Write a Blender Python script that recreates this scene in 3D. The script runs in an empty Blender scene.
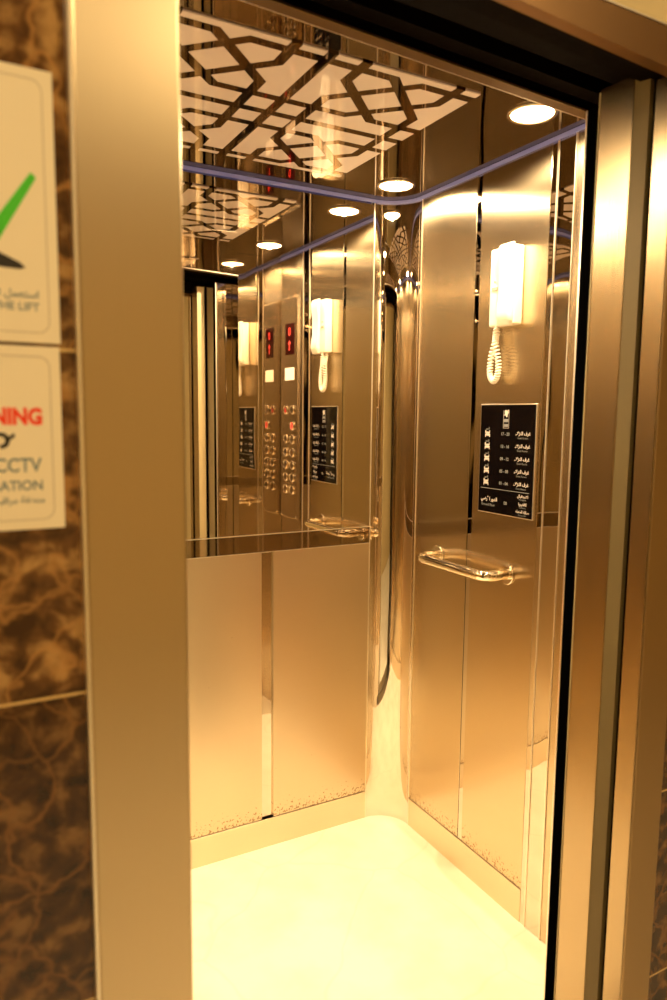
import bpy, bmesh, math, random
from mathutils import Matrix, Vector

random.seed(7)
S = bpy.context.scene
COL = S.collection
H = 2.2            # car height
PI = math.pi

# ------------------------------------------------------------------ materials
def newmat(name):
    m = bpy.data.materials.new(name); m.use_nodes = True
    nt = m.node_tree; b = nt.nodes['Principled BSDF']
    return m, nt, b

def simple(name, col, rough=.5, metal=0., emit=None, estr=0., coat=0., spec=.5, bump=0., bscale=60.):
    m, nt, b = newmat(name)
    b.inputs['Base Color'].default_value = (*col, 1)
    b.inputs['Roughness'].default_value = rough
    b.inputs['Metallic'].default_value = metal
    b.inputs['Coat Weight'].default_value = coat
    b.inputs['Coat Roughness'].default_value = .03
    b.inputs['Specular IOR Level'].default_value = spec
    if emit:
        b.inputs['Emission Color'].default_value = (*emit, 1)
        b.inputs['Emission Strength'].default_value = estr
    # slight procedural variation of the roughness
    geo = nt.nodes.new('ShaderNodeNewGeometry')
    n = nt.nodes.new('ShaderNodeTexNoise'); n.inputs['Scale'].default_value = bscale
    nt.links.new(geo.outputs['Position'], n.inputs['Vector'])
    mr = nt.nodes.new('ShaderNodeMapRange')
    mr.inputs['To Min'].default_value = max(0., rough*.85); mr.inputs['To Max'].default_value = min(1., rough*1.15)
    nt.links.new(n.outputs['Fac'], mr.inputs['Value']); nt.links.new(mr.outputs['Result'], b.inputs['Roughness'])
    if bump:
        bp = nt.nodes.new('ShaderNodeBump'); bp.inputs['Strength'].default_value = bump
        bp.inputs['Distance'].default_value = .01
        nt.links.new(n.outputs['Fac'], bp.inputs['Height']); nt.links.new(bp.outputs['Normal'], b.inputs['Normal'])
    return m

def brushed(name, axis, col=(.70, .62, .52), rough=.27, aniso=.65, dirt=False, streak=None):
    """brushed stainless steel, grain running along `axis` (x or y), highlights stretched vertically"""
    m, nt, b = newmat(name)
    L = nt.links.new
    geo = nt.nodes.new('ShaderNodeNewGeometry')
    mp = nt.nodes.new('ShaderNodeMapping'); L(geo.outputs['Position'], mp.inputs['Vector'])
    sc = {'x': (1.2, 60, 1600), 'y': (60, 4, 1400), 'z': (1400, 1400, 4)}[axis]
    mp.inputs['Scale'].default_value = sc
    n = nt.nodes.new('ShaderNodeTexNoise'); n.inputs['Scale'].default_value = 1.0; n.inputs['Detail'].default_value = 3
    L(mp.outputs['Vector'], n.inputs['Vector'])
    n2 = nt.nodes.new('ShaderNodeTexNoise'); n2.inputs['Scale'].default_value = 2.2; n2.inputs['Detail'].default_value = 2
    L(geo.outputs['Position'], n2.inputs['Vector'])
    mr = nt.nodes.new('ShaderNodeMapRange')
    mr.inputs['To Min'].default_value = rough - .012; mr.inputs['To Max'].default_value = rough + .012
    add = nt.nodes.new('ShaderNodeMath'); add.operation = 'ADD'
    L(n.outputs['Fac'], add.inputs[0]); L(n2.outputs['Fac'], add.inputs[1])
    hf = nt.nodes.new('ShaderNodeMath'); hf.operation = 'MULTIPLY'; hf.inputs[1].default_value = .5
    L(add.outputs[0], hf.inputs[0]); L(hf.outputs[0], mr.inputs['Value']); L(mr.outputs['Result'], b.inputs['Roughness'])
    cr = nt.nodes.new('ShaderNodeValToRGB')
    cr.color_ramp.elements[0].color = (*[c*.975 for c in col], 1); cr.color_ramp.elements[1].color = (*[min(1, c*1.02) for c in col], 1)
    cr.color_ramp.elements[0].position = .3; cr.color_ramp.elements[1].position = .7
    L(hf.outputs[0], cr.inputs['Fac'])
    out = cr.outputs['Color']
    if dirt:      # splashes of grime along the foot of the panel
        sep = nt.nodes.new('ShaderNodeSeparateXYZ'); L(geo.outputs['Position'], sep.inputs[0])
        zr = nt.nodes.new('ShaderNodeMapRange'); zr.inputs['From Min'].default_value = .10; zr.inputs['From Max'].default_value = .19
        zr.inputs['To Min'].default_value = .645; zr.inputs['To Max'].default_value = .42; L(sep.outputs['Z'], zr.inputs['Value'])
        n3 = nt.nodes.new('ShaderNodeTexNoise'); n3.inputs['Scale'].default_value = 110; n3.inputs['Detail'].default_value = 5
        L(geo.outputs['Position'], n3.inputs['Vector'])
        lt = nt.nodes.new('ShaderNodeMath'); lt.operation = 'LESS_THAN'
        sb = nt.nodes.new('ShaderNodeMath'); sb.operation = 'SUBTRACT'; sb.inputs[1].default_value = .16
        L(zr.outputs['Result'], sb.inputs[0]); L(n3.outputs['Fac'], lt.inputs[0]); L(sb.outputs[0], lt.inputs[1])
        mx = nt.nodes.new('ShaderNodeMixRGB'); mx.inputs['Color2'].default_value = (.20, .09, .03, 1)
        ml = nt.nodes.new('ShaderNodeMath'); ml.operation = 'MULTIPLY'; ml.inputs[1].default_value = .7
        L(lt.outputs[0], ml.inputs[0]); L(ml.outputs[0], mx.inputs['Fac']); L(out, mx.inputs['Color1']); out = mx.outputs['Color']
    L(out, b.inputs['Base Color'])
    b.inputs['Metallic'].default_value = 1
    b.inputs['Anisotropic'].default_value = aniso
    tv = nt.nodes.new('ShaderNodeCombineXYZ')
    t = streak or (0, 0, 1)
    for i in range(3): tv.inputs[i].default_value = t[i]
    L(tv.outputs[0], b.inputs['Tangent'])
    return m

def mirror(name, col=(.86, .80, .72), rough=.015, wave=0., wscale=6., stretch=(1, 1, .25)):
    m, nt, b = newmat(name); L = nt.links.new
    b.inputs['Base Color'].default_value = (*col, 1); b.inputs['Metallic'].default_value = 1
    b.inputs['Roughness'].default_value = rough
    if wave:
        geo = nt.nodes.new('ShaderNodeNewGeometry')
        mp = nt.nodes.new('ShaderNodeMapping'); L(geo.outputs['Position'], mp.inputs['Vector'])
        mp.inputs['Scale'].default_value = stretch
        n = nt.nodes.new('ShaderNodeTexNoise'); n.inputs['Scale'].default_value = wscale; n.inputs['Detail'].default_value = 1
        L(mp.outputs['Vector'], n.inputs['Vector'])
        bp = nt.nodes.new('ShaderNodeBump'); bp.inputs['Strength'].default_value = 1; bp.inputs['Distance'].default_value = wave
        L(n.outputs['Fac'], bp.inputs['Height']); L(bp.outputs['Normal'], b.inputs['Normal'])
    return m

M = {}
M['brush_back'] = brushed('brushed steel back', 'x', col=(.71, .595, .42), rough=.29, aniso=.6, dirt=True)
M['brush_side'] = brushed('brushed steel side', 'z', col=(.66, .545, .37), rough=.225, aniso=.90, dirt=True, streak=(0, 1, 0))
M['brush_base'] = brushed('brushed steel skirting', 'x', col=(.80, .68, .50), rough=.38, aniso=.2)
M['brush_cop'] = brushed('brushed steel control plate', 'z', col=(.62, .51, .36), rough=.24, aniso=.5, streak=(0, 1, 0))
M['brush_jamb'] = brushed('brushed steel frame', 'z', col=(.64, .52, .34), rough=.36, aniso=.6, streak=(1, 0, 0))
M['brush_reveal'] = brushed('brushed steel reveal', 'z', col=(.47, .37, .23), rough=.27, aniso=.6, streak=(0, 1, 0))
M['reveal_paint'] = simple('olive brown satin metal', (.15, .115, .05), .45)
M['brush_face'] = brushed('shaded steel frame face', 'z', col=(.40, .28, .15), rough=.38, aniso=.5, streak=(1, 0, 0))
M['galv'] = simple('beige painted door back', (.40, .32, .17), .5)
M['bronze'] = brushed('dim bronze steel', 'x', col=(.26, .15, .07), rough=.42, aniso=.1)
M['mirror'] = mirror('silvered mirror', (.84, .79, .71), .004)
M['polish'] = mirror('polished steel', (.72, .65, .55), .02, wave=.0012, wscale=9)
M['belt'] = mirror('polished belt', (.50, .42, .33), .03)
M['chrome_col'] = mirror('polished wavy steel', (.78, .71, .61), .02, wave=.0025, wscale=9, stretch=(1, 1, .18))
M['chrome'] = mirror('chrome tube', (.93, .86, .74), .07)
M['dark_bronze'] = brushed('dark bronze steel', 'x', col=(.12, .07, .03), rough=.5, aniso=.1)
M['button_face'] = brushed('dim brushed button', 'z', col=(.42, .31, .20), rough=.3, aniso=.1)
M['edge'] = mirror('bright steel edge', (.95, .88, .76), .36)
M['ceil_steel'] = mirror('dark polished ceiling steel', (.30, .24, .18), .02)
M['black'] = simple('black void', (.004, .003, .002), .8, spec=.1)
M['rubber'] = simple('black rubber', (.001, .001, .001), .9, spec=.0)
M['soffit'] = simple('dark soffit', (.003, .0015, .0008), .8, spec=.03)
M['phone'] = simple('ivory plastic', (.85, .80, .70), .35)
M['phone_dark'] = simple('grey plastic mark', (.35, .30, .24), .5)
M['acryl'] = simple('black acrylic', (.003, .002, .002), .05, spec=.18)
M['print_white'] = simple('white print', (.50, .45, .42), .5)
M['print_grey'] = simple('grey print', (.16, .17, .18), .5)
M['label'] = simple('white label', (.80, .74, .68), .5)
M['red_glass'] = simple('dark red display glass', (.02, .002, .002), .1, emit=(1, .03, .01), estr=.006)
M['red_led'] = simple('red led', (.5, .02, .02), .4, emit=(1, .04, .02), estr=.06)
M['red_face'] = simple('lit red button face', (.8, .1, .08), .4, emit=(1, .12, .08), estr=.45)
M['mark'] = simple('dark engraving', (.03, .02, .015), .5)
M['lamp'] = simple('downlight lamp', (1, 1, 1), .5, emit=(1, .74, .42), estr=42)
M['lamp_ring'] = mirror('downlight ring', (.85, .8, .7), .12)
M['led'] = simple('blue led trim', (.16, .17, .30), .25, emit=(.17, .20, .60), estr=.16)
M['sign_white'] = simple('cream sign board', (.86, .76, .56), .4)
M['sign_line'] = simple('grey sign outline', (.58, .50, .38), .5)
M['sign_red'] = simple('red lettering', (.85, .05, .015), .5)
M['sign_green'] = simple('green tick', (.06, .55, .02), .5)
M['sign_black'] = simple('black pictogram', (.02, .015, .01), .5)
M['sign_slate'] = simple('slate lettering', (.16, .22, .24), .5)
M['plaster'] = simple('beige plaster', (.62, .50, .27), .8, bscale=20)
M['lobby_ceiling'] = simple('lobby ceiling paint', (.60, .53, .36), .9, bscale=20)
M['lobby_lamp'] = simple('lobby lamp', (1, 1, 1), .5, emit=(1, .78, .45), estr=10)
M['alu'] = mirror('aluminium sill', (.6, .55, .48), .3)

# car floor: pale stone, faint cracks and smudges
def floor_mat():
    m, nt, b = newmat('pale stone floor'); L = nt.links.new
    geo = nt.nodes.new('ShaderNodeNewGeometry')
    n = nt.nodes.new('ShaderNodeTexNoise'); n.inputs['Scale'].default_value = 5; n.inputs['Detail'].default_value = 8
    L(geo.outputs['Position'], n.inputs['Vector'])
    cr = nt.nodes.new('ShaderNodeValToRGB')
    cr.color_ramp.elements[0].color = (.78, .73, .60, 1); cr.color_ramp.elements[1].color = (.86, .82, .70, 1)
    cr.color_ramp.elements[0].position = .35; cr.color_ramp.elements[1].position = .6
    L(n.outputs['Fac'], cr.inputs['Fac'])
    w = nt.nodes.new('ShaderNodeTexNoise'); w.inputs['Scale'].default_value = 4
    L(geo.outputs['Position'], w.inputs['Vector'])
    mx0 = nt.nodes.new('ShaderNodeMixRGB'); mx0.inputs['Fac'].default_value = .12
    L(geo.outputs['Position'], mx0.inputs['Color1']); L(w.outputs['Color'], mx0.inputs['Color2'])
    v = nt.nodes.new('ShaderNodeTexVoronoi'); v.feature = 'DISTANCE_TO_EDGE'; v.inputs['Scale'].default_value = 2.3
    L(mx0.outputs['Color'], v.inputs['Vector'])
    lt = nt.nodes.new('ShaderNodeMapRange'); lt.inputs['From Max'].default_value = .012
    lt.inputs['To Min'].default_value = .13; lt.inputs['To Max'].default_value = 0
    L(v.outputs['Distance'], lt.inputs['Value'])
    mx = nt.nodes.new('ShaderNodeMixRGB'); mx.inputs['Color2'].default_value = (.42, .33, .20, 1)
    L(lt.outputs['Result'], mx.inputs['Fac']); L(cr.outputs['Color'], mx.inputs['Color1']); L(mx.outputs['Color'], b.inputs['Base Color'])
    b.inputs['Roughness'].default_value = .32
    return m
M['floor'] = floor_mat()

# dark brown emperador marble in tiles with pale joints
def marble_mat():
    m, nt, b = newmat('dark brown marble tiles'); L = nt.links.new
    N = nt.nodes.new
    geo = N('ShaderNodeNewGeometry')
    sep = N('ShaderNodeSeparateXYZ'); L(geo.outputs['Position'], sep.inputs[0])
    def math_(op, a, c=None, v=None):
        q = N('ShaderNodeMath'); q.operation = op
        L(a, q.inputs[0]) if not isinstance(a, (int, float)) else setattr(q.inputs[0], 'default_value', a)
        if c is not None: L(c, q.inputs[1])
        if v is not None: q.inputs[1].default_value = v
        return q.outputs[0]
    zz = math_('DIVIDE', math_('SUBTRACT', sep.outputs['Z'], v=.002), v=.386)
    row = math_('FLOOR', zz); fr = math_('FRACT', zz)
    off = N('ShaderNodeCombineXYZ'); L(math_('MULTIPLY', row, v=3.7), off.inputs[0]); L(math_('MULTIPLY', row, v=1.9), off.inputs[2])
    va = N('ShaderNodeVectorMath'); va.operation = 'ADD'; L(geo.outputs['Position'], va.inputs[0]); L(off.outputs[0], va.inputs[1])
    n = N('ShaderNodeTexNoise'); n.inputs['Scale'].default_value = 32; n.inputs['Detail'].default_value = 7; n.inputs['Distortion'].default_value = .3
    L(va.outputs[0], n.inputs['Vector'])
    cr = N('ShaderNodeValToRGB'); e = cr.color_ramp.elements
    e[0].position = .36; e[0].color = (.045, .018, .006, 1); e[1].position = .66; e[1].color = (.42, .24, .085, 1)
    k = e.new(.5); k.color = (.13, .058, .018, 1)
    L(n.outputs['Fac'], cr.inputs['Fac'])
    # veins
    w = N('ShaderNodeTexNoise'); w.inputs['Scale'].default_value = 7; w.inputs['Detail'].default_value = 4; L(va.outputs[0], w.inputs['Vector'])
    mw = N('ShaderNodeMixRGB'); mw.inputs['Fac'].default_value = .25; L(va.outputs[0], mw.inputs['Color1']); L(w.outputs['Color'], mw.inputs['Color2'])
    v = N('ShaderNodeTexVoronoi'); v.feature = 'DISTANCE_TO_EDGE'; v.inputs['Scale'].default_value = 9; L(mw.outputs['Color'], v.inputs['Vector'])
    vm = N('ShaderNodeMapRange'); vm.inputs['From Max'].default_value = .05; vm.inputs['To Min'].default_value = 1.25; vm.inputs['To Max'].default_value = 0
    L(v.outputs['Distance'], vm.inputs['Value'])
    vf = math_('MULTIPLY', vm.outputs['Result'], w.outputs['Fac'])
    mx = N('ShaderNodeMixRGB'); mx.inputs['Color2'].default_value = (.46, .23, .07, 1)
    L(vf, mx.inputs['Fac']); L(cr.outputs['Color'], mx.inputs['Color1'])
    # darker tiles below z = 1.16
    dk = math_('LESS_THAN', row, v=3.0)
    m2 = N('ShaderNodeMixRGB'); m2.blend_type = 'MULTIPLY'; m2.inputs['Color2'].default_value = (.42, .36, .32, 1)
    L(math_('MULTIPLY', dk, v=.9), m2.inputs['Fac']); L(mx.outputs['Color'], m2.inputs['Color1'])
    jt = math_('LESS_THAN', fr, v=.009)
    m3 = N('ShaderNodeMixRGB'); m3.inputs['Color2'].default_value = (.62, .42, .17, 1)
    L(jt, m3.inputs['Fac']); L(m2.outputs['Color'], m3.inputs['Color1']); L(m3.outputs['Color'], b.inputs['Base Color'])
    b.inputs['Roughness'].default_value = .16
    return m
M['marble'] = marble_mat()

# etched geometric lattice: translucent white fields, dark mirror bands
PCX, PCY, PU, PV = -.71, -.475, .375, .325
def lattice_mat():
    m, nt, b = newmat('white geometric ceiling pattern'); L = nt.links.new; N = nt.nodes.new
    geo = N('ShaderNodeNewGeometry'); sep = N('ShaderNodeSeparateXYZ'); L(geo.outputs['Position'], sep.inputs[0])
    def f(op, a, c=None):
        q = N('ShaderNodeMath'); q.operation = op
        for i, z in enumerate((a, c)):
            if z is None: continue
            if isinstance(z, (int, float)): q.inputs[i].default_value = z
            else: L(z, q.inputs[i])
        return q.outputs[0]
    lt = lambda a, c: f('LESS_THAN', a, c); gt = lambda a, c: f('GREATER_THAN', a, c)
    ab = lambda a: f('ABSOLUTE', a); sub = lambda a, c: f('SUBTRACT', a, c)
    qx = ab(sub(sep.outputs['X'], PCX)); qy = ab(sub(sep.outputs['Y'], PCY))
    w = .0126; W = w*1.41
    rx = ab(sub(qx, .200)); ry = ab(sub(qy, .187)); au, av, d = .120, .107, .072
    OR = lambda *a: (a[0] if len(a) == 1 else f('MAXIMUM', a[0], OR(*a[1:])))
    AND = lambda a, c: f('MULTIPLY', a, c)
    c1 = lt(qx, w); c2 = lt(qy, w)
    c3 = AND(lt(ab(sub(rx, au)), w), gt(ry, av*.0+au-d-.006))
    c4 = AND(lt(ab(sub(ry, av)), w), gt(rx, av-d-.004))
    c5 = lt(ab(sub(f('ADD', rx, ry), d)), W)
    dd = lt(ab(sub(ab(sub(rx, ry)), d)), W)
    c6 = AND(dd, AND(lt(rx, au+w), lt(ry, av+w)))
    mask = OR(c1, c2, c3, c4, c5, c6)
    wh = N('ShaderNodeBsdfPrincipled')
    wh.inputs['Base Color'].default_value = (.52, .45, .45, 1); wh.inputs['Roughness'].default_value = .5
    wh.inputs['Coat Weight'].default_value = 1; wh.inputs['Coat Roughness'].default_value = .01; wh.inputs['Coat IOR'].default_value = 1.7
    wh.inputs['Emission Color'].default_value = (.9, .62, .55, 1); wh.inputs['Emission Strength'].default_value = .0
    b.inputs['Base Color'].default_value = (.22, .15, .09, 1); b.inputs['Metallic'].default_value = 1; b.inputs['Roughness'].default_value = .03
    mix = N('ShaderNodeMixShader'); L(mask, mix.inputs['Fac'])
    L(wh.outputs[0], mix.inputs[1]); L(b.outputs[0], mix.inputs[2])
    L(mix.outputs[0], nt.nodes['Material Output'].inputs['Surface'])
    return m
M['lattice'] = lattice_mat()

# ------------------------------------------------------------------ geometry helpers
def link(name, me, mat, parent=None):
    o = bpy.data.objects.new(name, me); COL.objects.link(o)
    if mat is not None: me.materials.append(M[mat] if isinstance(mat, str) else mat)
    if parent is not None:
        o.parent = parent; o.matrix_parent_inverse = parent_inv(parent)
    return o

def parent_inv(p):
    m = Matrix.Identity(4); q = p
    while q is not None:
        m = Matrix.Translation(q.location) @ q.rotation_euler.to_matrix().to_4x4() if q.parent is None else m
        q = q.parent
    return m.inverted() if p.parent is None else Matrix.Identity(4)

def tag(o, label, cat, group=None):
    o['label'] = label; o['category'] = cat
    if group: o['group'] = group
    return o

def struct(o, label=None, cat=None):
    o['kind'] = 'structure'
    if label: o['label'] = label
    if cat: o['category'] = cat
    return o

def empty(name, loc=(0, 0, 0)):
    o = bpy.data.objects.new(name, None); o.empty_display_size = .05; o.location = loc; COL.objects.link(o)
    return o

def mesh_of(bm, name, smooth=False):
    bm.normal_update()
    me = bpy.data.meshes.new(name); bm.to_mesh(me); bm.free()
    if smooth:
        for p in me.polygons: p.use_smooth = True
    return me

def add_box(bm, x0, x1, y0, y1, z0, z1, bev=0., seg=2):
    r = bmesh.ops.create_cube(bm, size=1)
    vs = r['verts']
    for v in vs:
        v.co = Vector((x0 + (v.co.x+.5)*(x1-x0), y0 + (v.co.y+.5)*(y1-y0), z0 + (v.co.z+.5)*(z1-z0)))
    if bev:
        es = list({e for v in vs for e in v.link_edges})
        bmesh.ops.bevel(bm, geom=es, offset=bev, segments=seg, affect='EDGES', profile=.5)

def box(name, x0, x1, y0, y1, z0, z1, mat, parent=None, bev=0., seg=2):
    bm = bmesh.new(); add_box(bm, x0, x1, y0, y1, z0, z1, bev, seg)
    return link(name, mesh_of(bm, name), mat, parent)

def add_tube(bm, pts, r, seg=14, cap=True, radii=None):
    pts = [Vector(p) for p in pts]; rings = []; up = None
    for i, p in enumerate(pts):
        t = (pts[min(i+1, len(pts)-1)] - pts[max(i-1, 0)]).normalized()
        if up is None:
            a = Vector((0, 0, 1)) if abs(t.z) < .9 else Vector((1, 0, 0))
            up = t.cross(a).normalized()
        else:
            up = (up - t*up.dot(t)).normalized()
        b2 = t.cross(up); rr = radii[i] if radii else r
        rings.append([bm.verts.new(p + (up*math.cos(2*PI*k/seg) + b2*math.sin(2*PI*k/seg))*rr) for k in range(seg)])
    for a, b in zip(rings, rings[1:]):
        for k in range(seg):
            f = bm.faces.new((a[k], a[(k+1) % seg], b[(k+1) % seg], b[k])); f.smooth = True
    if cap:
        bm.faces.new(rings[0][::-1]); bm.faces.new(rings[-1])

def add_disc_prism(bm, c, axis, r, h, seg=32, r2=None, bev=0.):
    """cylinder from c along axis by h"""
    r2 = r if r2 is None else r2
    a = Vector(axis).normalized(); u = a.orthogonal().normalized(); w = a.cross(u); c = Vector(c)
    prof = [(r, 0.), (r2, h)] if not bev else [(r, 0.), (r2, h-bev), (r2-bev, h)]
    rings = [[bm.verts.new(c + a*z + (u*math.cos(2*PI*k/seg)+w*math.sin(2*PI*k/seg))*q) for k in range(seg)] for q, z in prof]
    for A, B in zip(rings, rings[1:]):
        for k in range(seg):
            f = bm.faces.new((A[k], A[(k+1) % seg], B[(k+1) % seg], B[k])); f.smooth = True
    bm.faces.new(rings[0][::-1]); bm.faces.new(rings[-1])

def add_ring(bm, c, axis, ro, ri, h, seg=32):
    a = Vector(axis).normalized(); u = a.orthogonal().normalized(); w = a.cross(u); c = Vector(c)
    m = (ro+ri)/2
    prof = [(ro, 0), (ro*.97+ri*.03, h*.6), (m, h), (ri, h*.6), (ri, 0)]
    rings = [[bm.verts.new(c + a*z + (u*math.cos(2*PI*k/seg)+w*math.sin(2*PI*k/seg))*q) for k in range(seg)] for q, z in prof]
    for i in range(len(rings)):
        A, B = rings[i], rings[(i+1) % len(rings)]
        for k in range(seg):
            f = bm.faces.new((A[k], A[(k+1) % seg], B[(k+1) % seg], B[k])); f.smooth = True

# local frames: right wall (seen from inside) and entrance wall
def frame_right(x, y, z):   # local X -> -y, local Y -> z, out of the wall -> -x
    return Matrix(((0, 0, -1, x), (-1, 0, 0, y), (0, 1, 0, z), (0, 0, 0, 1)))
def frame_front(x, y, z):
    return Matrix(((1, 0, 0, x), (0, 0, -1, y), (0, 1, 0, z), (0, 0, 0, 1)))

def poly_prism(bm, pts, mat4, t=.0006):
    vs = [bm.verts.new(mat4 @ Vector((x, y, t))) for x, y in pts]
    lo = [bm.verts.new(mat4 @ Vector((x, y, 0))) for x, y in pts]
    bm.faces.new(vs); bm.faces.new(lo[::-1])
    for i in range(len(pts)):
        j = (i+1) % len(pts); bm.faces.new((lo[i], lo[j], vs[j], vs[i]))

def rrect(x0, y0, x1, y1, r, n=5):
    pts = []
    for cx, cy, a0 in ((x1-r, y1-r, 0), (x0+r, y1-r, 90), (x0+r, y0+r, 180), (x1-r, y0+r, 270)):
        for k in range(n+1):
            a = math.radians(a0+90*k/n); pts.append((cx+r*math.cos(a), cy+r*math.sin(a)))
    return pts

# Arabic letters joined by hand into their presentation forms, in visual order
AR = {'ا': (0xFE8D, 2), 'ب': (0xFE8F, 4), 'ة': (0xFE93, 2), 'ت': (0xFE95, 4), 'ح': (0xFEA1, 4), 'د': (0xFEA9, 2), 'ر': (0xFEAD, 2),
      'ز': (0xFEAF, 2), 'س': (0xFEB1, 4), 'ص': (0xFEB9, 4), 'ض': (0xFEBD, 4), 'ط': (0xFEC1, 4), 'ع': (0xFEC9, 4), 'غ': (0xFECD, 4),
      'ف': (0xFED1, 4), 'ق': (0xFED5, 4), 'ك': (0xFED9, 4), 'ل': (0xFEDD, 4), 'م': (0xFEE1, 4), 'ن': (0xFEE5, 4), 'ه': (0xFEE9, 4),
      'و': (0xFEED, 2), 'ي': (0xFEF1, 4), 'أ': (0xFE83, 2), 'ء': (0xFE80, 1), 'ش': (0xFEB5, 4), '\u0001': (0xFEFB, 2), '\u0002': (0xFEF7, 2)}
def arab(s):
    s = s.replace('لا', '\u0001').replace('لأ', '\u0002')
    out = []
    for i, c in enumerate(s):
        if c not in AR: out.append(c); continue
        base, n = AR[c]
        pj = i > 0 and s[i-1] in AR and AR[s[i-1]][1] == 4
        nj = i+1 < len(s) and s[i+1] in AR and n == 4 and AR[s[i+1]][1] > 1
        if n == 1: out.append(chr(base)); continue
        form = (3 if nj else 1) if pj else (2 if nj else 0)
        out.append(chr(base+form))
    return ''.join(reversed(out))

def add_text(bm, s, size, mat4, align='CENTER', bold=0., sx=1.):
    cu = bpy.data.curves.new('t', 'FONT'); cu.body = s; cu.size = size; cu.align_x = align; cu.align_y = 'CENTER'
    cu.extrude = 0; cu.offset = bold; cu.resolution_u = 3
    ob = bpy.data.objects.new('t', cu); COL.objects.link(ob)
    bpy.context.view_layer.update()
    me = bpy.data.meshes.new_from_object(ob.evaluated_get(bpy.context.evaluated_depsgraph_get()))
    me.transform(mat4 @ Matrix.Diagonal((sx, 1, 1, 1)))
    bm.from_mesh(me); bpy.data.meshes.remove(me)
    bpy.data.objects.remove(ob); bpy.data.curves.remove(cu)

# ------------------------------------------------------------------ lift car shell
R = .1146                      # radius of the rounded back corner
XW = -1.42                     # left wall
YF = -1.0                      # front return
Z_BASE, Z_LOW, Z_MIR = .1018, 1.0326, 1.092

fl = box('floor', XW, 0.02, -1.12, 0.02, -.03, 0, 'floor'); struct(fl)

# dark polished ceiling
ce = box('ceiling', XW-.03, .03, -1.02, .03, H, H+.03, 'ceil_steel'); struct(ce)

# back wall
wb = empty('wall_back'); struct(wb)
box('backing_plate', XW, 0, .010, .03, 0, H, 'polish', wb)
for x0, x1 in ((-.4850, -R), (-.899, -.527), (XW+.01, -.941)):
    box('brushed_panel', x0, x1, 0, .012, Z_BASE+.002, Z_LOW, 'brush_back', wb, .0012, 1)
box('skirting', XW, -R, -.001, .012, 0, Z_BASE, 'brush_base', wb, .0008, 1)
box('polished_belt', XW, -R, 0, .012, Z_LOW+.0015, Z_MIR-.001, 'belt', wb)
box('bright_bead', XW, -R, -.0012, .010, Z_MIR-.0016, Z_MIR+.0016, 'edge', wb)
box('bright_bead', XW, -R, -.0014, .010, Z_LOW-.0012, Z_LOW+.0012, 'edge', wb)
# mirror
mt = box('wall_mirror', XW+.01, -R, 0, .009, Z_MIR+.002, H-.016, 'mirror')
tag(mt, 'large clear wall mirror filling the upper half of the back wall of the lift', 'mirror')

# right wall
wr = empty('wall_right'); struct(wr)
box('backing_plate', .008, .03, -1.02, 0, 0, H, 'polish', wr)
box('brushed_panel', 0, .010, -.393, -R, Z_BASE+.002, H, 'brush_side', wr, .0012, 1)
box('brushed_panel', 0, .010, -.690, -.414, Z_BASE+.002, H, 'brush_side', wr, .0012, 1)
box('skirting', -.001, .010, -.690, -R, 0, Z_BASE, 'brush_base', wr, .0008, 1)
box('seam_strip', .0022, .010, -.4135, -.3935, .0, H, 'polish', wr)
box('polished_strip', .001, .010, -.709, -.6905, 0, H, 'polish', wr)
box('bright_bead', -.002, .010, -.7125, -.7095, 0, H, 'edge', wr)
box('polished_strip', .0005, .010, -.770, -.713, 0.003, H, 'polish', wr)
box('bright_bead', -.002, .010, -.7735, -.7705, 0, H, 'edge', wr)
box('brushed_panel', 0.001, .010, YF-.01, -.774, .002, H, 'brush_cop', wr)

# rounded corner column of polished steel
def corner(name, zs, rad, mat, parent, y_in=0.):
    bm = bmesh.new(); n = 28
    rows = []
    for z in zs:
        row = []
        for k in range(n+1):
            a = PI/2*k/n
            row.append(bm.verts.new((-R + rad*math.sin(a), -R + rad*math.cos(a), z)))
        rows.append(row)
    for A, B in zip(rows, rows[1:]):
        for k in range(n):
            f = bm.faces.new((A[k], B[k], B[k+1], A[k+1])); f.smooth = True
    return link(name, mesh_of(bm, name), mat, parent)
cc = corner('trim_1', [0, .1, H/2, H], R, 'chrome_col', None); struct(cc)
cb = box('corner_bead', -R-.0015, -R+.0015, -.002, .004, 0, H, 'edge', cc)
cb2 = box('corner_bead', -.002, .004, -R-.0015, -R+.0015, 0, H, 'edge', cc)

# left wall
wl = empty('wall_left'); struct(wl)
box('backing_plate', XW-.03, XW-.008, -1.0, 0, 0, H, 'polish', wl)
for y0, y1 in ((-.393, -.02), (-.690, -.414), (-.975, -.711)):
    box('brushed_panel', XW-.01, XW, y0, y1, Z_BASE+.002, H, 'brush_side', wl, .0012, 1)
box('skirting', XW-.01, XW+.001, -.98, 0, 0, Z_BASE, 'brush_base', wl)

# front returns and transom
wf = empty('wall_front'); struct(wf)
box('return_panel', -.217, .0, YF-.074, YF, 0, H, 'polish', wf, .0012, 1)
box('return_panel', XW, -1.215, YF-.022, YF, 0, H, 'polish', wf, .0012, 1)
def slant(name, x0, zl0, x1, zl1, y0, y1, ztop, mat, parent, th=None):
    """panel whose lower edge runs from zl0 at x0 to zl1 at x1"""
    bm = bmesh.new(); t0, t1 = (ztop, ztop) if th is None else (zl0+th, zl1+th)
    v = [bm.verts.new(p) for y in (y0, y1) for p in ((x0, y, zl0), (x1, y, zl1), (x1, y, t1), (x0, y, t0))]
    for q in ((0, 1, 2, 3), (7, 6, 5, 4), (0, 4, 5, 1), (1, 5, 6, 2), (2, 6, 7, 3), (3, 7, 4, 0)): bm.faces.new([v[i] for i in q])
    bmesh.ops.recalc_face_normals(bm, faces=bm.faces)
    return link(name, mesh_of(bm, name), mat, parent)
slant('transom', -1.215, 2.142, -.217, 2.104, YF-.022, YF, H, 'polish', wf)
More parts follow.
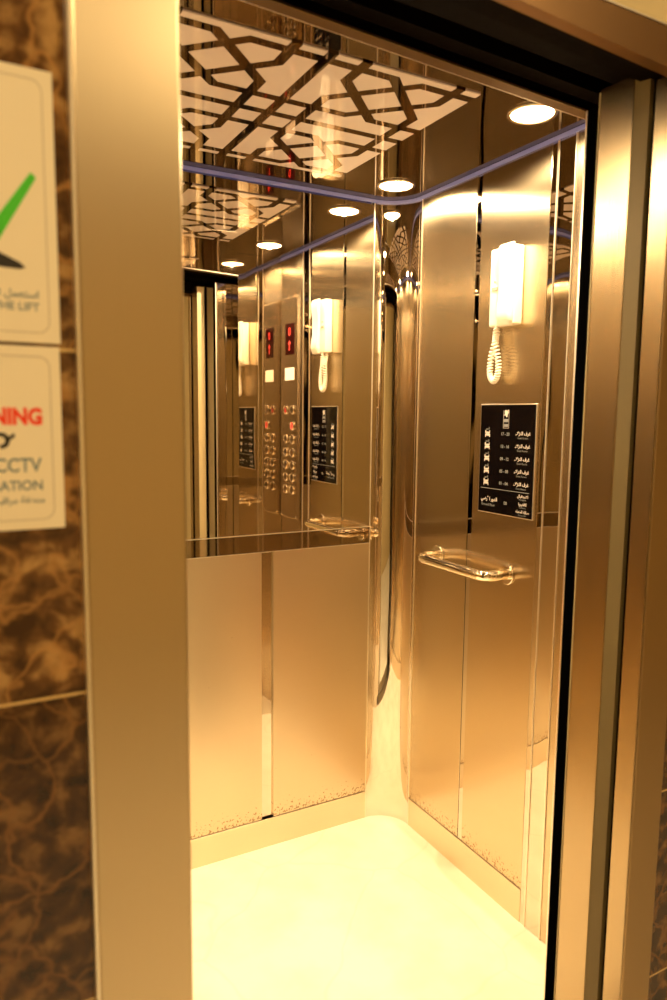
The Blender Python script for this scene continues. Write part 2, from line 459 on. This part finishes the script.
slant('transom_edge', -1.215, 2.1385, -.217, 2.1005, YF-.003, YF+.001, H, 'edge', wf, .0035)
slant('transom_soffit', -1.215, 2.137, -.217, 2.099, YF-.030, YF-.003, H, 'dark_bronze', wf, .004)

# blue-lit trim running round the top of the walls
bm = bmesh.new(); zt0, zt1 = H-.0115, H-.001
add_box(bm, XW+.001, -R, -.007, -.0005, zt0, zt1)
add_box(bm, -.007, -.0015, -.9995, -R, zt0, zt1)
add_box(bm, XW+.0005, XW+.007, -.985, -.001, zt0, zt1)
n = 20; rad_i = R-.007
for k in range(n):
    a0, a1 = PI/2*k/n, PI/2*(k+1)/n
    q = [(-R+rad_i*math.sin(a), -R+rad_i*math.cos(a)) for a in (a0, a1)]
    g = [(-R+(R-.0005)*math.sin(a), -R+(R-.0005)*math.cos(a)) for a in (a0, a1)]
    v = [bm.verts.new((x, y, z)) for (x, y) in (q[0], q[1], g[1], g[0]) for z in (zt0, zt1)]
    bm.faces.new((v[0], v[2], v[3], v[1])); bm.faces.new((v[0], v[6], v[4], v[2])); bm.faces.new((v[1], v[3], v[5], v[7]))
led = link('trim_2', mesh_of(bm, 'blue_lit_trim'), 'led'); struct(led)

# ceiling lattice panel
lp = box('ceiling_panel', PCX-PU, PCX+PU, PCY-PV, PCY+PV, H-.0035, H-.0005, 'lattice')
tag(lp, 'white ceiling panel with dark interlaced geometric pattern, in the middle of the lift ceiling', 'ceiling panel')

# downlights
def downlight(x, y, label):
    e = empty('recessed_downlight', (x, y, H)); tag(e, label, 'downlight', 'round recessed downlights in the lift ceiling')
    bm = bmesh.new(); add_ring(bm, (x, y, H-.0002), (0, 0, -1), .060, .050, .006); link('trim_ring', mesh_of(bm, 'ring'), 'lamp_ring', e)
    bm = bmesh.new(); add_disc_prism(bm, (x, y, H-.0004), (0, 0, -1), .051, .003); link('lamp', mesh_of(bm, 'lamp'), 'lamp', e)
    l = bpy.data.lights.new('downlight_beam', 'SPOT'); l.energy = 66; l.color = (1, .745, .44)
    l.spot_size = math.radians(168); l.spot_blend = .35; l.shadow_soft_size = .012
    lo = bpy.data.objects.new('downlight_beam', l); lo.location = (x, y, H-.006); COL.objects.link(lo)
    lo.parent = e; lo.matrix_parent_inverse = parent_inv(e)
    return e
downlight(-.14, -.165, 'glowing round downlight above the rounded back corner beside the phone wall')
downlight(-.16, -.78, 'glowing round downlight above the intercom phone, nearest the door')
downlight(-1.28, -.165, 'round downlight over the hidden left end of the back mirror')
downlight(-1.28, -.80, 'round downlight by the door over the hidden left wall')

# ------------------------------------------------------------------ intercom phone
ph = empty('intercom_phone', (0, -.552, 1.735))
tag(ph, 'ivory wall intercom phone with coiled cord above the black directory sign', 'phone')
base_bm = bmesh.new(); add_box(base_bm, -.034, 0, -.603, -.500, 1.736, 1.951, .006, 3)
link('base', mesh_of(base_bm, 'base', True), 'phone', ph)
# handset: long body with fuller ear and mouth pieces
def handset():
    bm = bmesh.new(); prof = [(1.733, .006, .022), (1.737, .016, .026), (1.760, .022, .0285), (1.785, .020, .028), (1.815, .015, .027), (1.880, .015, .027),
                              (1.915, .020, .028), (1.940, .022, .0285), (1.953, .016, .026), (1.957, .006, .022)]
    rings = []; cy = -.574
    for z, d, hw in prof:
        x0 = -.030; sec = rrect(-hw, 0, hw, d, min(.009, d*.45), 3)
        rings.append([bm.verts.new((x0-b, cy+a, z)) for a, b in sec])
    for A, B in zip(rings, rings[1:]):
        for k in range(len(A)):
            f = bm.faces.new((A[k], A[(k+1) % len(A)], B[(k+1) % len(A)], B[k])); f.smooth = True
    bm.faces.new(rings[0]); bm.faces.new(rings[-1][::-1])
    bmesh.ops.recalc_face_normals(bm, faces=bm.faces)
    return link('handset', mesh_of(bm, 'handset'), 'phone', ph)
handset()
bm = bmesh.new(); add_box(bm, -.0365, -.0335, -.535, -.512, 1.835, 1.845, .0008, 1); link('call_button', mesh_of(bm, 'b'), 'phone_dark', ph)
bm = bmesh.new(); add_disc_prism(bm, (-.0335, -.5235, 1.86), (-1, 0, 0), .003, .003); link('indicator', mesh_of(bm, 'i'), 'phone_dark', ph)
# coiled cord: down from the handset, round at the bottom, back up to the base
def coil():
    P = []
    ctrl = [(-.030, -.531, 1.738), (-.030, -.529, 1.712), (-.030, -.530, 1.690), (-.030, -.540, 1.655), (-.030, -.545, 1.622), (-.030, -.541, 1.596), (-.030, -.527, 1.583),
            (-.029, -.512, 1.596), (-.028, -.507, 1.622), (-.027, -.511, 1.655), (-.024, -.519, 1.690), (-.020, -.520, 1.712), (-.014, -.519, 1.738)]
    ctrl = [Vector(c) for c in ctrl]
    def cat(t):
        i = min(int(t), len(ctrl)-2); f = t-i
        p0, p1, p2, p3 = ctrl[max(i-1, 0)], ctrl[i], ctrl[i+1], ctrl[min(i+2, len(ctrl)-1)]
        return .5*((2*p1)+(p2-p0)*f+(2*p0-5*p1+4*p2-p3)*f*f+(3*p1-p0-3*p2+p3)*f**3)
    T = len(ctrl)-1; turns = 42; n = turns*9
    for k in range(n+1):
        t = T*k/n; p = cat(t); tg = (cat(min(t+.02, T))-cat(max(t-.02, 0))).normalized()
        u = Vector((1, 0, 0)); u = (u-tg*u.dot(tg)).normalized(); w = tg.cross(u)
        a = 2*PI*turns*k/n; e = min(1, min(k, n-k)/(n*.05))
        P.append(p+(u*math.cos(a)+w*math.sin(a))*.0072*e)
    bm = bmesh.new(); add_tube(bm, P, .0025, 6)
    return link('coiled_cord', mesh_of(bm, 'cord', True), 'phone', ph)
coil()

# ------------------------------------------------------------------ floor directory sign
SY0, SY1, SZ0, SZ1 = -.4487, -.6739, 1.1988, 1.5155
ds = empty('directory_sign', (0, -.561, SZ0))
tag(ds, 'black floor directory sign with white bed icons and Arabic lettering, under the phone', 'sign')
bm = bmesh.new(); add_box(bm, -.0035, -.0004, SY1-.003, SY0+.003, SZ0-.003, SZ1+.003, .0006, 1); link('backing_frame', mesh_of(bm, 'f'), 'edge', ds)
bm = bmesh.new(); add_box(bm, -.0055, -.0030, SY1, SY0, SZ0, SZ1, .0004, 1); link('board', mesh_of(bm, 'b'), 'acryl', ds)
SW, SH = SY0-SY1, SZ1-SZ0
FR = frame_right(-.0057, SY0, SZ0)
def at(u, v): return FR @ Matrix.Translation((u*SW, v*SH, 0))
rows = [.735, .622, .508, .395, .284]
nums = ['17 - 20', '13 - 16', '09 - 12', '05 - 08', '01 - 04']
for v, s in zip(rows, nums):
    bm = bmesh.new(); F = at(.145, v) @ Matrix.Diagonal((.62, .60, 1, 1))
    for pts in ([(-.017, .016), (-.011, .016), (-.011, .009), (.012, .009), (.012, .016), (.016, .016), (.016, .003), (-.017, .003)],
                [(-.014, .0015), (.014, .0015), (.014, -.008), (-.014, -.008)],
                [(-.017, -.002), (-.0125, -.002), (-.0125, -.017), (-.017, -.017)],
                [(.0125, -.002), (.017, -.002), (.017, -.017), (.0125, -.017)],
                [(-.0125, -.009), (.0125, -.009), (.0125, -.011), (-.0125, -.011)]):
        poly_prism(bm, pts, F, .0003)
    link('bed_icon', mesh_of(bm, 'bed'), 'print_white', ds)
def line(parent, nm, txt, size, mat4, mat, align='CENTER', bold=0.):
    b_ = bmesh.new(); add_text(b_, txt, size, mat4, align, bold)
    return link(nm, mesh_of(b_, nm), mat, parent)
for v, s in zip(rows, nums):
    line(ds, 'room_lettering', arab('غرف النزلاء'), .0135, at(.80, v+.010), 'print_white', bold=.0004)
    line(ds, 'small_lettering', 'Guest Rooms', .0075, at(.80, v-.030), 'print_grey')
    line(ds, 'room_numbers', s, .0125, at(.48, v), 'print_grey', bold=.0003)
    line(ds, 'floor_lettering', arab('الدور'), .009, at(.145, v+.047), 'print_grey', bold=.0002)
line(ds, 'room_lettering', arab('الدور الأرضي'), .0145, at(.215, .125), 'print_white', bold=.0004)
line(ds, 'small_lettering', 'Ground Floor', .0105, at(.20, .070), 'print_grey', bold=.0001)
line(ds, 'room_numbers', '00', .0135, at(.53, .105), 'print_grey', bold=.0003)
for v, a, b2 in ((.175, 'الاستقبال', 'Reception'), (.105, 'كافتيريا', 'Cafeteria'), (.035, 'صالة الطعام', 'Dining Hall')):
    line(ds, 'room_lettering', arab(a), .0115, at(.84, v+.014), 'print_white', bold=.0003)
    line(ds, 'small_lettering', b2, .007, at(.84, v-.016), 'print_grey')
bm = bmesh.new(); poly_prism(bm, [(.01, 0), (SW-.012, 0), (SW-.012, .0016), (.01, .0016)], at(0, .222), .0003); link('divider_line', mesh_of(bm, 'd'), 'print_grey', ds)
bm = bmesh.new(); F = at(.49, .915) @ Matrix.Diagonal((.75, .75, 1, 1))
poly_prism(bm, [(-.010, .012), (-.002, .018), (.002, .011), (.011, .019), (.012, .004), (.007, -.001), (.006, -.010), (.000, -.012), (-.002, -.004), (-.012, -.006), (-.008, .003)], F, .0003)
for x0, y0, x1, y1 in ((-.0155, -.052, -.0145, .016), (.0145, -.052, .0155, .016), (-.015, -.053, .015, -.052)):
    poly_prism(bm, [(x0, y0), (x1, y0), (x1, y1), (x0, y1)], F, .0003)
link('emblem', mesh_of(bm, 'em'), 'print_white', ds)
bm = bmesh.new()
for y0, y1 in ((-.030, -.018), (-.048, -.037)):
    poly_prism(bm, [(-.012, y0), (.012, y0), (.012, y1), (-.012, y1)], F, .0003)
link('emblem_base', mesh_of(bm, 'em2'), 'print_grey', ds)

# ------------------------------------------------------------------ handrail
hr = empty('handrail', (0, -.415, 1.03)); tag(hr, 'short polished bent tube handrail on the brushed wall below the directory sign', 'handrail')
def rail():
    pts = []; xo, rb = -.083, .038; ya, yb, z = -.25, -.58, 1.025
    pts.append((-.002, ya, z)); pts.append((xo+rb, ya, z))
    for k in range(1, 9):
        a = PI/2*k/8; pts.append((xo+rb-rb*math.sin(a), ya-rb+rb*math.cos(a), z))
    for k in range(1, 8):
        pts.append((xo, ya-rb+(yb+rb-(ya-rb))*k/8, z))
    for k in range(0, 9):
        a = PI/2*k/8; pts.append((xo+rb-rb*math.cos(a), yb+rb-rb*math.sin(a), z))
    pts.append((-.002, yb, z))
    bm = bmesh.new(); add_tube(bm, pts, .0155, 20); return bm, ya, yb, z
bm, ya, yb, z = rail(); link('rail_tube', mesh_of(bm, 'rail'), 'chrome', hr)
for y in (ya, yb):
    bm = bmesh.new(); add_disc_prism(bm, (-.0005, y, z), (-1, 0, 0), .031, .005, 36, bev=.002); link('flange', mesh_of(bm, 'fl'), 'chrome', hr)

# ------------------------------------------------------------------ control panel
cp = empty('control_panel', (0, -.88, .99)); tag(cp, 'tall brushed steel lift control panel with round buttons, seen in the mirror', 'control panel')
bm = bmesh.new()
y0, y1, z0, z1 = -.984, -.798, .995, 2.015
b = .010; xo = -.012
v = [bm.verts.new(p) for p in ((-.0005, y0, z0), (-.0005, y1, z0), (-.0005, y1, z1), (-.0005, y0, z1), (xo, y0+b*.4, z0+b), (xo, y1-b, z0+b), (xo, y1-b, z1-b), (xo, y0+b*.4, z1-b))]
for f in ((0, 1, 2, 3), (4, 7, 6, 5), (0, 4, 5, 1), (1, 5, 6, 2), (2, 6, 7, 3), (3, 7, 4, 0)): bm.faces.new([v[i] for i in f])
bmesh.ops.recalc_face_normals(bm, faces=bm.faces)
link('face_plate', mesh_of(bm, 'plate'), 'brush_cop', cp)
XF = xo-.0003
for y in (-.968, -.816):
    for z in (1.012, 1.996):
        bm = bmesh.new(); add_disc_prism(bm, (XF+.0005, y, z), (-1, 0, 0), .006, .003, 16, .004); link('screw', mesh_of(bm, 'screw'), 'chrome', cp)
bm = bmesh.new(); add_box(bm, XF-.0015, XF+.001, -.930, -.840, 1.752, 1.892, .0005, 1); dsp = link('display_window', mesh_of(bm, 'd'), 'red_glass', cp)
bm = bmesh.new(); F = frame_right(XF-.0018, -.885, 1.822)
poly_prism(bm, [(-.004, -.050), (.004, -.050), (.004, -.022), (.014, -.022), (0, -.004), (-.014, -.022), (-.004, -.022)], F)
add_text(bm, '0', .05, F @ Matrix.Translation((0, .032, .0003)), bold=.001)
g = link('display_digits', mesh_of(bm, 'dd'), 'red_led', dsp); g.matrix_parent_inverse = Matrix.Identity(4)
bm = bmesh.new(); add_box(bm, XF-.0012, XF+.001, -.934, -.838, 1.638, 1.694, .0004, 1); link('label_plate', mesh_of(bm, 'l'), 'label', cp)
BZ = [1.368, 1.308, 1.250, 1.192, 1.135]
btn = [(-.925, 1.503, 'red_led', 'A'), (-.855, 1.503, None, ''), (-.855, 1.430, 'red_face', 'B')]
num = 10
for z in BZ:
    for y in (-.925, -.855):
        btn.append((y, z, None, str(num))); num -= 1
for y, z, lit, ch in btn:
    bm = bmesh.new(); add_disc_prism(bm, (XF, y, z), (-1, 0, 0), .0158, .0035, 24, bev=.001)
    bt = link('button', mesh_of(bm, 'btn'), lit if lit == 'red_face' else 'button_face', cp)
    bm = bmesh.new(); add_ring(bm, (XF, y, z), (-1, 0, 0), .0235, .0165, .0075, 28)
    rg = link('button_ring', mesh_of(bm, 'ring'), 'chrome', bt); rg.matrix_parent_inverse = Matrix.Identity(4)
    bm = bmesh.new(); F = frame_right(XF-.0038, y, z)
    if ch == 'A':
        poly_prism(bm, [(-.010, -.010), (.010, -.010), (0, .012)], F)
    elif ch == 'B':
        for dy in (-.004, .005):
            poly_prism(bm, rrect(-.005, dy-.003, .005, dy+.003, .002), F)
    elif ch:
        add_text(bm, ch, .015, F @ Matrix.Translation((0, 0, .0002)), bold=.0004)
    else:
        poly_prism(bm, rrect(-.006, -.003, .006, .003, .002), F)
    mk = link('button_mark', mesh_of(bm, 'mark'), 'red_led' if ch == 'A' else 'mark', bt); mk.matrix_parent_inverse = Matrix.Identity(4)

# ------------------------------------------------------------------ car door, landing door, sills
d1 = empty('door_1'); struct(d1)
box('door_leaf', -.289, .30, -1.108, -1.078, .012, 2.075, 'polish', d1, .001, 1)
box('rubber_edge', -.2965, -.2895, -1.112, -1.0795, .012, 2.075, 'rubber', d1)
box('bright_bead', -.2975, -.2940, -1.0795, -1.0755, .012, 2.075, 'edge', d1)
box('door_leaf', -1.80, -1.225, -1.108, -1.078, .012, 2.075, 'polish', d1, .001, 1)
d2 = empty('door_2'); struct(d2)
box('door_leaf', -.356, .40, -1.237, -1.163, .012, 2.07, 'brush_reveal', d2, .0015, 2)
bm = bmesh.new()
v = [bm.verts.new((x, y, z)) for z in (.012, 2.062) for x, y in ((-.3555, -1.2375), (-.3475, -1.262), (-.30, -1.262), (-.30, -1.2375))]
for q in ((0, 1, 2, 3), (7, 6, 5, 4), (0, 4, 5, 1), (1, 5, 6, 2), (2, 6, 7, 3), (3, 7, 4, 0)): bm.faces.new([v[i] for i in q])
bmesh.ops.recalc_face_normals(bm, faces=bm.faces)
link('door_lip', mesh_of(bm, 'lip'), 'reveal_paint', d2)
box('dark_strip', -.338, -.30, -1.2765, -1.2625, .012, 2.062, 'rubber', d2)  # black fill: shade of the gap between lip and reveal, put into colour
box('door_back', -.3565, .40, -1.1625, -1.1605, .02, 2.065, 'galv', d2)
box('door_leaf', -2.0, -1.20, -1.240, -1.168, .012, 2.10, 'brush_reveal', d2, .0025, 2)
box('dark_strip', -.322, -.313, -1.160, -1.150, .02, 2.065, 'rubber', d2)  # black strip added to draw a dark line on the door back
sl = empty('trim_3'); struct(sl)
box('car_sill', -1.4, 0, -1.135, -1.009, -.03, .001, 'alu', sl, .001, 1)
box('landing_sill', -1.4, 0, -1.30, -1.165, -.03, 0.001, 'alu', sl, .001, 1)

# dark overhead: door header and lift shaft lining
sh = empty('wall_shaft'); struct(sh)
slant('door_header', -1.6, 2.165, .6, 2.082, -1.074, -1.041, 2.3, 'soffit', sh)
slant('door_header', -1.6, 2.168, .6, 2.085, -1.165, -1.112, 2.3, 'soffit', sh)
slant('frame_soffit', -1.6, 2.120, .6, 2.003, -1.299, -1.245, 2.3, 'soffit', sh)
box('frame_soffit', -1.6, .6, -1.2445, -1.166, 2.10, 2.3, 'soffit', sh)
box('shaft_lining', -1.6, .6, -1.3, -1.0, 2.3, 2.32, 'black', sh)
box('shaft_lining', .41, .43, -1.16, .1, -.05, 2.3, 'black', sh)
box('shaft_lining', -2.03, -2.01, -1.16, .1, -.05, 2.3, 'black', sh)
box('shaft_lining', -2.0, .4, -1.158, -1.137, -.2, -.04, 'black', sh)

# ------------------------------------------------------------------ landing frame
fr = empty('trim_4'); struct(fr)
YA = -1.320
box('jamb', -1.298, -1.182, YA, -1.17, 0, 2.11, 'brush_jamb', fr, .0045, 3)
box('jamb_bead', -1.3015, -1.2965, YA-.001, -1.305, 0, 2.10, 'edge', fr, .001, 1)
box('reveal', -.352, -.335, YA+.0035, -1.277, 0, 2.045, 'brush_reveal', fr, .001, 1)
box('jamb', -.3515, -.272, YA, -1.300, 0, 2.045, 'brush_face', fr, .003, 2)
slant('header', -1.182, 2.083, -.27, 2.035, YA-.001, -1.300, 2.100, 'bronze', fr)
box('header_bead', -1.31, -.26, YA-.003, -1.300, 2.1005, 2.1035, 'edge', fr)

# ------------------------------------------------------------------ landing walls
we = empty('wall_entrance'); struct(we)
box('marble_cladding', -4.0, -1.3015, -1.310, -1.275, 0, 2.10, 'marble', we)
box('marble_cladding', -.2715, 1.8, -1.310, -1.275, 0, 2.10, 'marble', we)
box('upper_wall', -4.0, 1.8, -1.308, -1.292, 2.104, 2.75, 'plaster', we)
lf = box('floor.001', -4.0, 1.8, -3.9, -1.302, -.05, 0, 'floor'); struct(lf)
lc = box('ceiling.001', -4.0, 1.8, -3.9, -1.292, 2.75, 2.78, 'lobby_ceiling'); struct(lc)
w1 = box('wall_lobby', -4.0, 1.8, -3.93, -3.9, 0, 2.75, 'plaster'); struct(w1)
w2 = box('wall_lobby_left', -4.03, -4.0, -3.9, -1.31, 0, 2.75, 'plaster'); struct(w2)
w3 = box('wall_lobby_right', 1.8, 1.83, -3.9, -1.31, 0, 2.75, 'plaster'); struct(w3)
def lobby_light(x, y, e, label):
    o = empty('ceiling_light', (x, y, 2.75)); tag(o, label, 'ceiling light', 'round lobby ceiling lights')
    bm = bmesh.new(); add_ring(bm, (x, y, 2.7498), (0, 0, -1), .11, .09, .012); link('trim_ring', mesh_of(bm, 'r'), 'lamp_ring', o)
    bm = bmesh.new(); add_disc_prism(bm, (x, y, 2.7496), (0, 0, -1), .09, .006); link('lamp', mesh_of(bm, 'l'), 'lobby_lamp', o)
    l = bpy.data.lights.new('lobby_beam', 'AREA'); l.shape = 'DISK'; l.size = .18; l.energy = e; l.color = (1, .75, .40)
    lo = bpy.data.objects.new('lobby_beam', l); lo.location = (x, y, 2.735); COL.objects.link(lo)
    lo.parent = o; lo.matrix_parent_inverse = parent_inv(o)
lobby_light(-1.9, -2.5, 19, 'round lobby ceiling light left of the lift entrance')
lobby_light(-.2, -2.6, 24, 'round lobby ceiling light right of the lift entrance')

# ------------------------------------------------------------------ signs on the marble
def wall_sign(name, x1, z0, z1, w, label, build):
    x0 = x1-w
    e = empty(name, ((x0+x1)/2, -1.31, z0)); tag(e, label, 'sign')
    bm = bmesh.new(); add_box(bm, x0, x1, -1.3135, -1.3099, z0, z1, .0008, 2); link('board', mesh_of(bm, 'board'), 'sign_white', e)
    Y = -1.3137
    bm = bmesh.new(); m_, r_, t_ = .010, .012, .0013
    outer = rrect(x0+m_, z0+m_, x1-m_, z1-m_, r_, 6); inner = rrect(x0+m_+t_, z0+m_+t_, x1-m_-t_, z1-m_-t_, r_-t_, 6)
    vo = [bm.verts.new((a, Y, c)) for a, c in outer]; vi = [bm.verts.new((a, Y, c)) for a, c in inner]
    for k in range(len(vo)):
        j = (k+1) % len(vo); bm.faces.new((vo[k], vo[j], vi[j], vi[k]))
    link('border_line', mesh_of(bm, 'bl'), 'sign_line', e)
    build(e, x0, x1, z0, z1, Y)
def lift_sign(e, x0, x1, z0, z1, Y):
    F = lambda x, z: frame_front(x, Y, z)
    # tick
    bm = bmesh.new(); poly_prism(bm, [(-.098, -.060), (-.085, -.045), (-.070, -.062), (-.012, .022), (-.007, .017), (-.068, -.090)], F(x1-.012, 1.704), .0003)
    link('green_tick', mesh_of(bm, 'tick'), 'sign_green', e)
    bm = bmesh.new(); poly_prism(bm, [(-.14, .028), (-.10, .036), (-.07, .030), (-.046, .012), (-.036, .008), (-.020, .001), (-.014, -.004), (-.020, -.006), (-.14, -.001)], F(x1-.018, 1.634), .0003)
    link('black_pictogram', mesh_of(bm, 'pic'), 'sign_black', e)
    line(e, 'lettering', 'USE THE LIFT', .0115, F(x1-.020, 1.590), 'sign_slate', 'RIGHT', .0002)
    line(e, 'lettering', arab('استعمل المصعد في حال'), .0105, F(x1-.020, 1.603), 'sign_slate', 'RIGHT', .0002)
def cctv_sign(e, x0, x1, z0, z1, Y):
    F = lambda x, z: frame_front(x, Y, z)
    bm = bmesh.new(); add_text(bm, 'WARNING', .0235, F(x1-.0195, 1.4755), 'RIGHT', .0012, .84); link('red_lettering', mesh_of(bm, 'w'), 'sign_red', e)
    bm = bmesh.new()
    G = F(x1-.061, 1.451)
    poly_prism(bm, [(-.060, .013), (-.010, .013), (-.004, .010), (-.010, .001), (-.060, -.006)], G, .0003)
    ar = [(.0085*math.cos(t), .0085*math.sin(t)) for t in [math.radians(q) for q in range(-100, 161, 20)]]
    ai = [(.0045*math.cos(t)-.0005, .0045*math.sin(t)) for t in [math.radians(q) for q in range(160, -101, -20)]]
    for k in range(len(ar)-1):
        n_ = len(ar)
        poly_prism(bm, [ar[k], ar[k+1], ai[n_-2-k], ai[n_-1-k]], G, .0003)
    poly_prism(bm, [(.006, .003), (.013, .008), (.0135, .004), (.008, .000)], G, .0003)
    link('camera_pictogram', mesh_of(bm, 'cam'), 'sign_black', e)
    line(e, 'slate_lettering', 'CCTV', .0205, F(x1-.0225, 1.424) @ Matrix.Diagonal((.86, 1, 1, 1)), 'sign_slate', 'RIGHT', .0004)
    line(e, 'slate_lettering', 'IN OPERATION', .0145, F(x1-.021, 1.4025) @ Matrix.Diagonal((.95, 1, 1, 1)), 'sign_slate', 'RIGHT', .0003)
    line(e, 'slate_lettering', arab('منطقة مراقبة بالكاميرات'), .0095, F(x1-.020, 1.387), 'sign_slate', 'RIGHT', .0002)
wall_sign('lift_notice', -1.3165, 1.5535, 1.828, .20, 'cream notice with green tick and black pictogram, on marble above the red warning notice', lift_sign)
wall_sign('warning_notice', -1.318, 1.355, 1.5500, .155, 'cream notice with red WARNING and CCTV lettering, under the green tick notice', cctv_sign)

# ------------------------------------------------------------------ world, camera, colour
w = bpy.data.worlds.new('World'); S.world = w; w.use_nodes = True
w.node_tree.nodes['Background'].inputs[0].default_value = (.5, .33, .16, 1); w.node_tree.nodes['Background'].inputs[1].default_value = .05

f, yaw, pitch, roll = 719.6862, .50112, .1174, .0103
cx, cy, cz = -1.436, -2.1441, 1.4811
Fv = Vector((math.sin(yaw)*math.cos(pitch), math.cos(yaw)*math.cos(pitch), -math.sin(pitch)))
Rv = Vector((math.cos(yaw), -math.sin(yaw), 0)); Uv = Rv.cross(Fv)
c_, s_ = math.cos(roll), math.sin(roll)
R2 = c_*Rv+s_*Uv; U2 = -s_*Rv+c_*Uv
cam = bpy.data.cameras.new('camera'); co = bpy.data.objects.new('camera', cam); COL.objects.link(co)
cam.sensor_fit = 'VERTICAL'; cam.sensor_height = 36; cam.lens = f*36/1000; cam.clip_start = .02
co.matrix_world = Matrix(((R2.x, U2.x, -Fv.x, cx), (R2.y, U2.y, -Fv.y, cy), (R2.z, U2.z, -Fv.z, cz), (0, 0, 0, 1)))
cam.dof.use_dof = True; cam.dof.focus_distance = 2.15; cam.dof.aperture_fstop = 3.2
S.camera = co
S.view_settings.view_transform = 'Standard'; S.view_settings.look = 'None'; S.view_settings.exposure = 0
S.cycles.max_bounces = 16; S.cycles.glossy_bounces = 14; S.cycles.diffuse_bounces = 6
S.cycles.sample_clamp_indirect = 6; S.cycles.use_denoising = True
S.cycles.caustics_reflective = True; S.cycles.blur_glossy = .6
